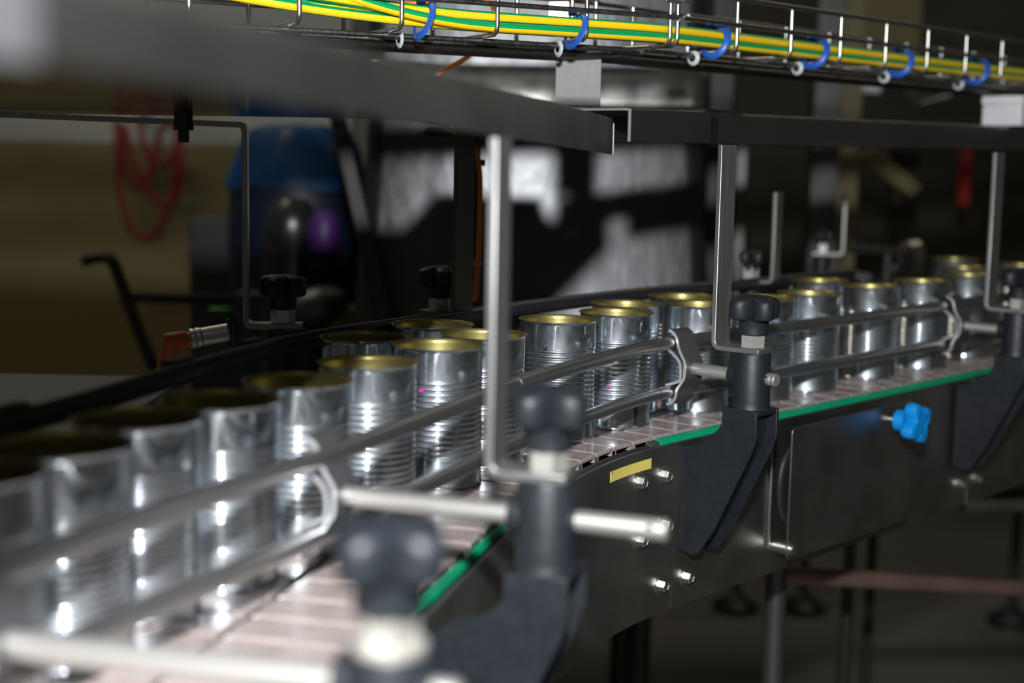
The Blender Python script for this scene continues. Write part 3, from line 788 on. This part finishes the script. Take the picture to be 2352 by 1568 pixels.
def tpos(s, n, z):
    return (SP + D1 * s + N1 * n if s < 0 else SP + D2 * s + N2 * n) + Vector((0, 0, z))
def earth(label, n0, z0, r, start, twist, drop=True, wob=0.0, s0=-.52, lift0=0.0):
    pts = []
    for k in range(40):
        s = s0 + (1.55 - s0) * k / 39
        e = max(0, (-.20 - s) / .22) if drop else 0
        n = n0 + wob * math.sin(s * 9 + n0 * 100); z = z0 + wob * .5 * math.sin(s * 7 + 1 + n0 * 60) + lift0 * e * e * .06
        n += e * e * .010
        pts.append(tpos(s, n, z))
    path = smooth(resample(catmull(pts, 6), .008), 10)
    mb = MB().tube(path, r, 20, uv=True, twist=twist, start=start)
    c = path[len(path) // 2]
    return alone(mb, 'earth_cable', 'earth', label, 'cable', 'green and yellow earth cables in the wire tray')
ZC = TZ0 + .0023
earth('lowest green and yellow earth cable, along the front of the tray', .0085, ZC + .0050, .0048, .10, .06, True, .0006, -.60, .75)
earth('upper green and yellow earth cable lying on the lowest one', .0115, ZC + .0145, .0048, .29, -.16, True, .0008, -1.0, .25)
earth('green and yellow earth cable behind the front pair', .0195, ZC + .0050, .0048, .10, .35, True, .0006, -1.0, .2)
earth('topmost thin green and yellow earth cable at the back of the bundle', .0225, ZC + .0150, .0048, .45, .5, True, .0008, -1.1, .1)
blk = MB()
pts = [tpos(s, .085, TZ0 - .0112) for s in [-1.1 + k * .1 for k in range(27)]]
alone(MB().tube(smooth(resample(catmull(pts, 4), .01), 8), .012, 16, flat=(.0040, .030)), 'cable_duct', 'cableblack', 'flat black cable bundle slung under the wire tray', 'cable')
for k, px in enumerate((985, 1335, 1660, 1890, 2085, 2260)):
    # ring round the bundle and the front corner of the tray
    s = min((j * .002 - .6 for j in range(1000)), key=lambda s: abs(px_of(tpos(s, .0, TZ0 + .012))[0] - px))
    dd = D1 if s < 0 else D2; c = tpos(s, .0105, TZ0 + .0095)
    nn = N1 if s < 0 else N2
    ring = [c + nn * (.0160 * math.cos(2 * PI * j / 36)) + Vector((0, 0, .0155 * math.sin(2 * PI * j / 36))) + dd * (.006 * math.sin(2 * PI * j / 36)) for j in range(36)]
    mb = MB().tube(ring, .002, 8, closed=True, flat=(.0010, .0038))
    words = ['leftmost', 'second', 'third', 'fourth', 'fifth', 'rightmost'][k]
    root = thing('cable_tie', ('%s blue tie round the green and yellow cables' % words) if k in (0, 5) else ('%s blue tie from the left round the green and yellow cables' % words), 'cable tie', tuple(c), 0, 'blue ties on the cables')
    mb.build('strap', 'blue_tie', root)
    MB().box(c + nn * .006 + Vector((0, 0, .0170)), (.007, .007, .005), Matrix.Rotation(math.atan2(dd.y, dd.x), 3, 'Z')).build('tie_head', 'blue_tie', root, .0006)
for k, px in enumerate((917, 1282, 1592, 1830, 2030, 2200)):
    s = min((j * .002 - .6 for j in range(1000)), key=lambda s: abs(px_of(tpos(s, .03, TZ0 - .01))[0] - px))
    dd = D1 if s < 0 else D2; nn = N1 if s < 0 else N2; c = tpos(s, .030, TZ0 - .0075)
    ring = [c + nn * (.0064 * math.cos(2 * PI * j / 24)) + Vector((0, 0, .0062 * math.sin(2 * PI * j / 24))) for j in range(24)]
    words = ['leftmost', 'second', 'third', 'fourth', 'fifth', 'rightmost'][k]
    alone(MB().tube(ring, .001, 8, closed=True, flat=(.0007, .0024)), 'cable_tie', 'white_tie', ('%s white tie under the wire tray' % words) if k in (0, 5) else ('%s white tie from the left under the wire tray' % words), 'cable tie', 'white ties under the tray')
# orange cable over the tray and down to the sensor bar
oc = [at(905, 12, 1.55), at(960, 6, 1.56), at(1040, -6, 1.56), at(1105, -2, 1.56), at(1132, 12, 1.56), at(1130, 50, 1.56), at(1090, 115, 1.57), at(1055, 143, 1.56), at(1008, 170, 1.55), at(985, 215, 1.55), at(1010, 280, 1.55), at(1085, 330, 1.55), at(1101, 390, 1.55), at(1103, 440, 1.55), at(1101, 540, 1.56), at(1097, 622, 1.56), at(1092, 690, 1.57)]
alone(MB().tube(smooth(catmull(oc, 8), 4), .0028, 12), 'orange_cable', 'orange', 'thin orange cable looping over the tray and down beside the dark bar', 'cable')
# dark square post behind the cans with its cable ties
dp = at(1074, 500, 1.60)
post = thing('guard_post', 'dark flat upright post with cable ties, left of the foremost upright bar', 'post', (dp.x, dp.y, .0), R(-18))
MB().box((0, 0, .151), (.026, .010, .302)).build('upright', 'darksteel', post, .001, world=False)
MB().box((-.020, 0, .297), (.06, .020, .012)).build('top_foot', 'darksteel', post, .001, world=False)
for py, m in ((373, 'cableblack'), (604, 'white_tie')):
    z = at(1074, py, dp.y).z
    lp = [(-.0145, -.0065), (.0150, -.0065), (.0165, 0), (.0150, .0065), (-.0145, .0065)]
    MB().tube([Vector((x, y, z)) for x, y in lp], .001, 6, closed=True, flat=(.002, .0008)).build('cable_tie', m, post, world=False)
    if m == 'cableblack': MB().box((.0175, -.005, z), (.007, .006, .007)).build('tie_head', m, post, .0005, world=False)

# ================================================================= SENSOR AT THE LEFT
ys = 1.30
sa, sb = at(395, 785, ys), at(527, 762, ys + .02)
sen = thing('sensor', 'round steel sensor with an orange angled plug on a dark bracket, behind the back rail', 'sensor', tuple(at(520, 830, ys + .02)))
ax = (sb - sa).normalized()
def along(t): return sa + (sb - sa) * t
MB().cyl(along(.50), along(1.06), .0088, 32, .0006).build('barrel', 'rod', sen)
MB().lathe([(.0078, 0), (.0095, .001), (.0095, .004), (.0080, .005), (.0095, .006), (.0095, .010), (.0070, .011)], 32, along(.30), ax).build('coupling_nut', 'rod', sen)
MB().cyl(along(.18), along(.5), .0066, 24).build('thread', 'rod', sen)
pl = MB().lathe([(.0080, -.010), (.0090, -.008), (.0090, .006), (.0078, .012)], 28, along(.06), ax)
e0, e1 = along(.03), at(372, 850, ys)
pl.lathe([(.0085, 0), (.0085, .006), (.0068, .014), (.0056, (e1 - e0).length)], 24, e0, e1 - e0)
pl.build('angled_plug', 'orange_dark', sen)
MB().cyl(e1, at(370, 885, ys), .0050, 16).build('clear_cuff', 'white_tie', sen)
ol = [(440, 808), (441, 752), (450, 730), (470, 718), (500, 715), (535, 718), (612, 796), (640, 830), (520, 835)]
MB().prism(ol, lambda a, b: at(a, b, ys + .024), lambda a, b: at(a, b, ys + .028)).build('mount_plate', 'clampgrey', sen)
MB().lathe([(.0145, 0), (.0145, .004)], 6, along(.96), ax).build('lock_nut', 'darksteel', sen)

# ================================================================= BACKGROUND
# vat
VC = at(1222, 400, 2.75); VC.z = 0
vat = thing('steel_vat', 'large stainless steel vat with a ring under its rim, behind the conveyor', 'vat', (VC.x, VC.y, -.45))
YF = 2.42
zr = lambda py: at(1222, py, YF).z
def tank(name, rows, m, r=.035):
    """rows: (height, half width, front face) from top to bottom; rounded plan"""
    mb = MB(); n = 0; vs = []
    for z, hw, yf in rows:
        ring = []
        for cx, cy, a0 in ((hw - r, yf + .66 - r, 0), (-hw + r, yf + .66 - r, 90), (-hw + r, yf + r, 180), (hw - r, yf + r, 270)):
            for k in range(7):
                a = R(a0 + 15 * k); ring.append(Vector((VC.x + cx + r * math.cos(a), cy + r * math.sin(a), z)))
        n = len(ring); vs += ring
    fs = [(i * n + k, i * n + (k + 1) % n, (i + 1) * n + (k + 1) % n, (i + 1) * n + k) for i in range(len(rows) - 1) for k in range(n)]
    fs += [tuple(range(n)), tuple((len(rows) - 1) * n + k for k in range(n))]
    mb.add(vs, fs); return mb.build(name, m, vat)
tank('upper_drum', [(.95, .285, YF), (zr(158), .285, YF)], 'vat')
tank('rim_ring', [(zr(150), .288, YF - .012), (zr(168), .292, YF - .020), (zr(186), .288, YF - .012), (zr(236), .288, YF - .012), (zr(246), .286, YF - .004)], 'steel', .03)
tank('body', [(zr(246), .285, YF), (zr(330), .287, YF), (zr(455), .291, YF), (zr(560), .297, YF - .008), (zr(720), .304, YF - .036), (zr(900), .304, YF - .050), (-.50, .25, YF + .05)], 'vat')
for k in range(4):
    a = R(45 + 90 * k); p = VC + Vector((.30 * math.cos(a), .30 * math.sin(a), 0))
    MB().cyl((p.x, p.y, FLOOR), (p.x, p.y, -.48), .022, 16).build('leg', 'darksteel', vat)
# brown leaning frame leg
bl_ = thing('slanting_beam', 'dark brown slanting steel beam left of the steel vat', 'frame', tuple(at(890, 740, 2.35)))
ll = [(752, 250), (790, 250), (905, 745), (862, 745)]
MB().prism(ll, lambda a, b: at(a, b, 2.33), lambda a, b: at(a, b, 2.39)).build('leg_bar', 'brown', bl_, .004)
lg = [(868, 744), (905, 744), (935, 1560), (905, 1560)]
MB().prism(lg, lambda a, b: at(a, b, 2.335), lambda a, b: at(a, b, 2.385)).build('lower_bar', 'brown', bl_, .004)
# blue film-wrapped drum with shiny machine parts in front
bc = at(690, 430, 3.0)
bag = thing('blue_drum', 'dark blue plastic wrapped drum beside the brown slanting beam', 'drum', (bc.x, bc.y, FLOOR))
def lump(a, r, h): return r * (1 + .05 * math.sin(3 * a + h * 9) + .03 * math.sin(7 * a - h * 20))
hz = [at(690, y, 3.0).z - FLOOR for y in (285, 300, 340, 420, 520, 640, 700)]
MB().lathe([(.004, hz[0]), (.07, hz[0] - .003), (.105, hz[1]), (.128, hz[2]), (.146, hz[3]), (.149, hz[3] - .012)], 64, (0, 0, 0), rad=lump).build('wrap', 'bluebag', bag, world=False)
MB().lathe([(.145, hz[3] - .004), (.150, hz[4]), (.150, hz[5]), (.145, hz[6]), (.14, .0)], 64).build('shaded_shell', 'drum_shade', bag, world=False)  # guard plate's shadow on the lower drum, put in as near-black colour
pm = thing('pump', 'shiny rounded machine head with purple cover, in front of the blue drum', 'machine', tuple(at(690, 700, 2.7)))
c = at(672, 520, 2.7)
MB().lathe([(.001, .055), (.028, .05), (.045, .03), (.05, 0), (.045, -.03), (.03, -.06), (.03, -.20)], 40, c).build('dome', 'vat', pm)
MB().lathe([(.001, .032), (.02, .028), (.030, .01), (.030, -.04), (.024, -.05)], 32, at(745, 520, 2.68)).build('purple_cover', 'purple', pm)
MB().lathe([(.02, -.05), (.034, -.03), (.038, 0), (.034, .03), (.02, .05)], 32, at(735, 700, 2.66), (1, .3, .25)).build('elbow', 'vat', pm)
MB().box(at(600, 690, 2.72), (.09, .05, .035)).build('pump_foot', 'darksteel', pm, .004)
MB().cyl(at(640, 560, 2.7), at(640, 900, 2.7), .03, 20).build('pump_column', 'darksteel', pm)
MB().box(at(505, 718, 2.4), (.035, .02, .018)).build('indicator', 'greenlamp', pm, .003)
dbk = at(510, 640, 3.2)
alone(MB().box((dbk.x, dbk.y, (dbk.z + FLOOR) / 2 + .07), (.12, .12, dbk.z - FLOOR + .14)), 'control_cabinet', 'rubber', 'dark narrow cabinet in front of the olive wall, left of the blue drum', 'cabinet', None, .004)
cb2 = at(805, 740, 2.75)
alone(MB().box((cb2.x, cb2.y, (cb2.z + FLOOR) / 2), (.078, .08, cb2.z - FLOOR + .06)), 'pedestal', 'olive', 'pale olive block between the pump and the brown slanting beam', 'pedestal', None, .006)
# red hose coil on the wall
def U(cx, w, y0, y1, dx=0, n=24): return [(cx - w * math.cos(PI * k / n) + dx * math.sin(PI * k / n), y0 + (y1 - y0) * math.sin(PI * k / n) ** .75) for k in range(n + 1)]
hp = U(340, 72, 270, 548, -8) + U(350, 62, 268, 470, 30)[::-1] + U(322, 42, 266, 430, -6) + U(365, 44, 266, 380, 6)[::-1]
hs = smooth([at(x, y, 4.2 + .012 * k / len(hp) * 4) for k, (x, y) in enumerate(hp)], 3)
hose = thing('hose', 'loops of red hose hanging on the olive wall at the left under the guard', 'hose', tuple(at(335, 560, 4.2)))
MB().tube(hs, .0092, 10).build('coil', 'hose', hose)
MB().cyl(at(335, 268, 4.18), at(335, 262, 4.38), .012, 10).build('hook', 'darksteel', hose)
# trolley handle
tr = [at(190, 600, 2.6), at(215, 592, 2.6), at(240, 590, 2.6), at(258, 600, 2.6), at(275, 640, 2.6), at(300, 710, 2.6), at(335, 800, 2.6), at(375, 900, 2.6), at(470, 1150, 2.6)]
tro = thing('trolley', 'dark tube trolley handle in front of the olive wall', 'trolley', tuple(at(375, 900, 2.6)))
MB().tube(smooth(catmull(tr, 8), 4), .0115, 14).build('handle', 'brown', tro)
MB().cyl(at(300, 682, 2.6), at(585, 689, 2.75), .0095, 12).build('crossbar', 'brown', tro)
MB().cyl(at(470, 1150, 2.6), at(560, 1900, 2.6), .0115, 12).build('lower_tube', 'brown', tro)
# grey table behind the back rail
t0 = on_z(60, 940, .02)
tb = thing('side_table', 'grey steel tabletop at the left behind the back rail', 'table', (-.55, 1.45, FLOOR))
MB().box((-.62, 1.42, .010), (.50, .36, .012)).build('tabletop', 'galv', tb, .002)
for sx in (-.84, -.40):
    for sy in (1.27, 1.57): MB().box((sx, sy, (FLOOR + .004) / 2), (.03, .03, -FLOOR + .004)).build('leg', 'post', tb, .002)

# columns and machine parts in the dark hall to the right
def col(name, m, label, px0, px1, py0, py1, y, cat='post', depth=.05):
    p, q = at(px0, py0, y), at(px1, py1, y)
    zc, h = (p.z + q.z) / 2, abs(p.z - q.z)
    return alone(MB().box(((p.x + q.x) / 2, y + depth / 2, zc), (abs(q.x - p.x), depth, h)), name, m, label, cat, None, .003)
col('steel_column', 'post', 'grey steel column rising behind the cable tray, right of the vat', 1884, 1908, -60, 780, 3.2)
col('steel_column', 'olive', 'olive column just right of the grey steel column', 1928, 1962, -60, 620, 3.5)
col('steel_column', 'darksteel', 'dark column at the right side of the vat', 1640, 1668, -60, 700, 2.9)
col('steel_column', 'post', 'narrow pale column showing beside the middle upright bar', 1690, 1704, 330, 760, 2.6, 'post', .02)
col('machine_cabinet', 'wall_dark', 'dim grey machine panel seen over the cable tray beside the vat', 1602, 1690, -60, 240, 3.0, 'machine', .03)
col('machine_cabinet', 'olive', 'dim olive machine panel far behind the cable tray', 1975, 2110, -60, 170, 5.0, 'machine', .1)
tb_ = MB().cyl(at(1956, 198, 3.525), at(2020, 203, 3.525), .0135, 16)
alone(tb_, 'pipe_end', 'whitebox', 'short pale pipe under the tray at the right', 'pipe')
for k, (p0, p1) in enumerate(((at(1930, 568, 2.6), at(2058, 578, 2.7)), (at(1902, 622, 2.3), at(1998, 640, 2.3)))):
    lab = ('grey bar on a stand, level with the dim far bracket', 'grey bar on a stand just behind the back row of cans')[k]
    b_ = thing('bar_stand', lab, 'bar', (p1.x, p1.y, FLOOR))
    MB().cyl(p0, p1, .0085, 14).build('bar', 'post', b_)
    e_ = p0.lerp(p1, .85); MB().cyl((e_.x, e_.y, FLOOR), (e_.x, e_.y, e_.z), .010, 12).build('stand_post', 'darksteel', b_)
fc = thing('machinery', 'dim slanting machine frame in the dark hall behind the far cans', 'machine', tuple(at(2080, 640, 3.4)))
MB().tube([at(1990, 350, 3.4), at(2100, 440, 3.4)], .022, 8).build('brace', 'olive', fc)
MB().box(at(2075, 400, 3.6), (.06, .05, .22)).build('housing', 'wall_dark', fc, .004)
MB().tube([at(2000, 690, 2.9), at(2060, 600, 2.9), at(2110, 560, 2.9)], .018, 10).build('arm', 'darksteel', fc)
MB().lathe([(.02, -.02), (.034, -.012), (.034, .012), (.02, .02)], 24, at(2093, 590, 2.88), (1, .3, .1)).build('wheel', 'steel', fc)
MB().box(at(2215, 410, 4.2), (.03, .03, .16)).build('red_panel', 'redpaint', fc, .003)
# far wire tray crossing at the right
ft = thing('cable_tray', 'small far wire tray crossing behind the main one at the right', 'cable tray', tuple(at(2160, 235, 3.2)))
for k in range(9):
    p = at(2108 + 9 * k, 238 - 2.5 * k, 3.2); MB().cyl(p, p + Vector((.05, .30, .04)), .003, 6).build('cross_wire', 'wire', ft)
for k in range(4):
    a_, b_ = at(2100, 205 + 16 * k, 3.15), at(2330, 245 + 12 * k, 3.6); MB().cyl(a_, b_, .003, 6).build('long_wire', 'wire', ft)
fl = thing('infeed_table', 'low beige infeed table under the far tin cans', 'table', (1.05, 2.6, FLOOR))
# bed under the far cans beside the chains
MB().box(sn(1.02, -.318, -.0115), (.90, .27, .02), Matrix.Rotation(math.atan2(D.y, D.x), 3, 'Z')).build('tabletop', 'tile', fl, .002)

# legs of the conveyor and pipes near the floor
cl_ = thing('conveyor_stand', 'steel leg and cross pipes standing under the conveyor', 'stand', tuple(at(1782, 1560, 1.75)))
p = at(1782, 1360, 1.75)
MB().cyl((p.x, p.y, FLOOR), (p.x, p.y, -.175), .0135, 24).build('leg', 'post', cl_)
MB().lathe([(.045, 0), (.045, .02), (.02, .04)], 24, (p.x, p.y, FLOOR)).build('foot', 'rubber', cl_)
MB().box((p.x, p.y, -.172), (.06, .06, .02)).build('leg_flange', 'darksteel', cl_)
MB().cyl(at(1760, 1318, 1.86), at(2420, 1354, 2.10), .0125, 20).build('cross_pipe', 'pinkpipe', cl_)
MB().cyl(at(2210, 1148, 2.4), at(2420, 1148, 2.4), .02, 20).build('cross_pipe', 'steel', cl_)
for k, (px, py, y) in enumerate(((1842, 1402, 3.6), (2322, 1432, 3.4), (1688, 1400, 4.0))):
    q = on_z(px, py, FLOOR)
    f_ = thing('levelling_support', ('dark levelling foot on the floor behind the conveyor leg', 'dark levelling foot on the floor at the right edge', 'dark machine leg seen just left of the conveyor leg')[k], 'foot', tuple(q))
    MB().lathe([(.062, 0), (.062, .018), (.03, .034), (.012, .06)], 28, q).build('pad', 'rubber', f_)
    MB().cyl(q + Vector((0, 0, .05)), q + Vector((0, 0, .60)), .013, 16).build('stem', 'darksteel', f_)
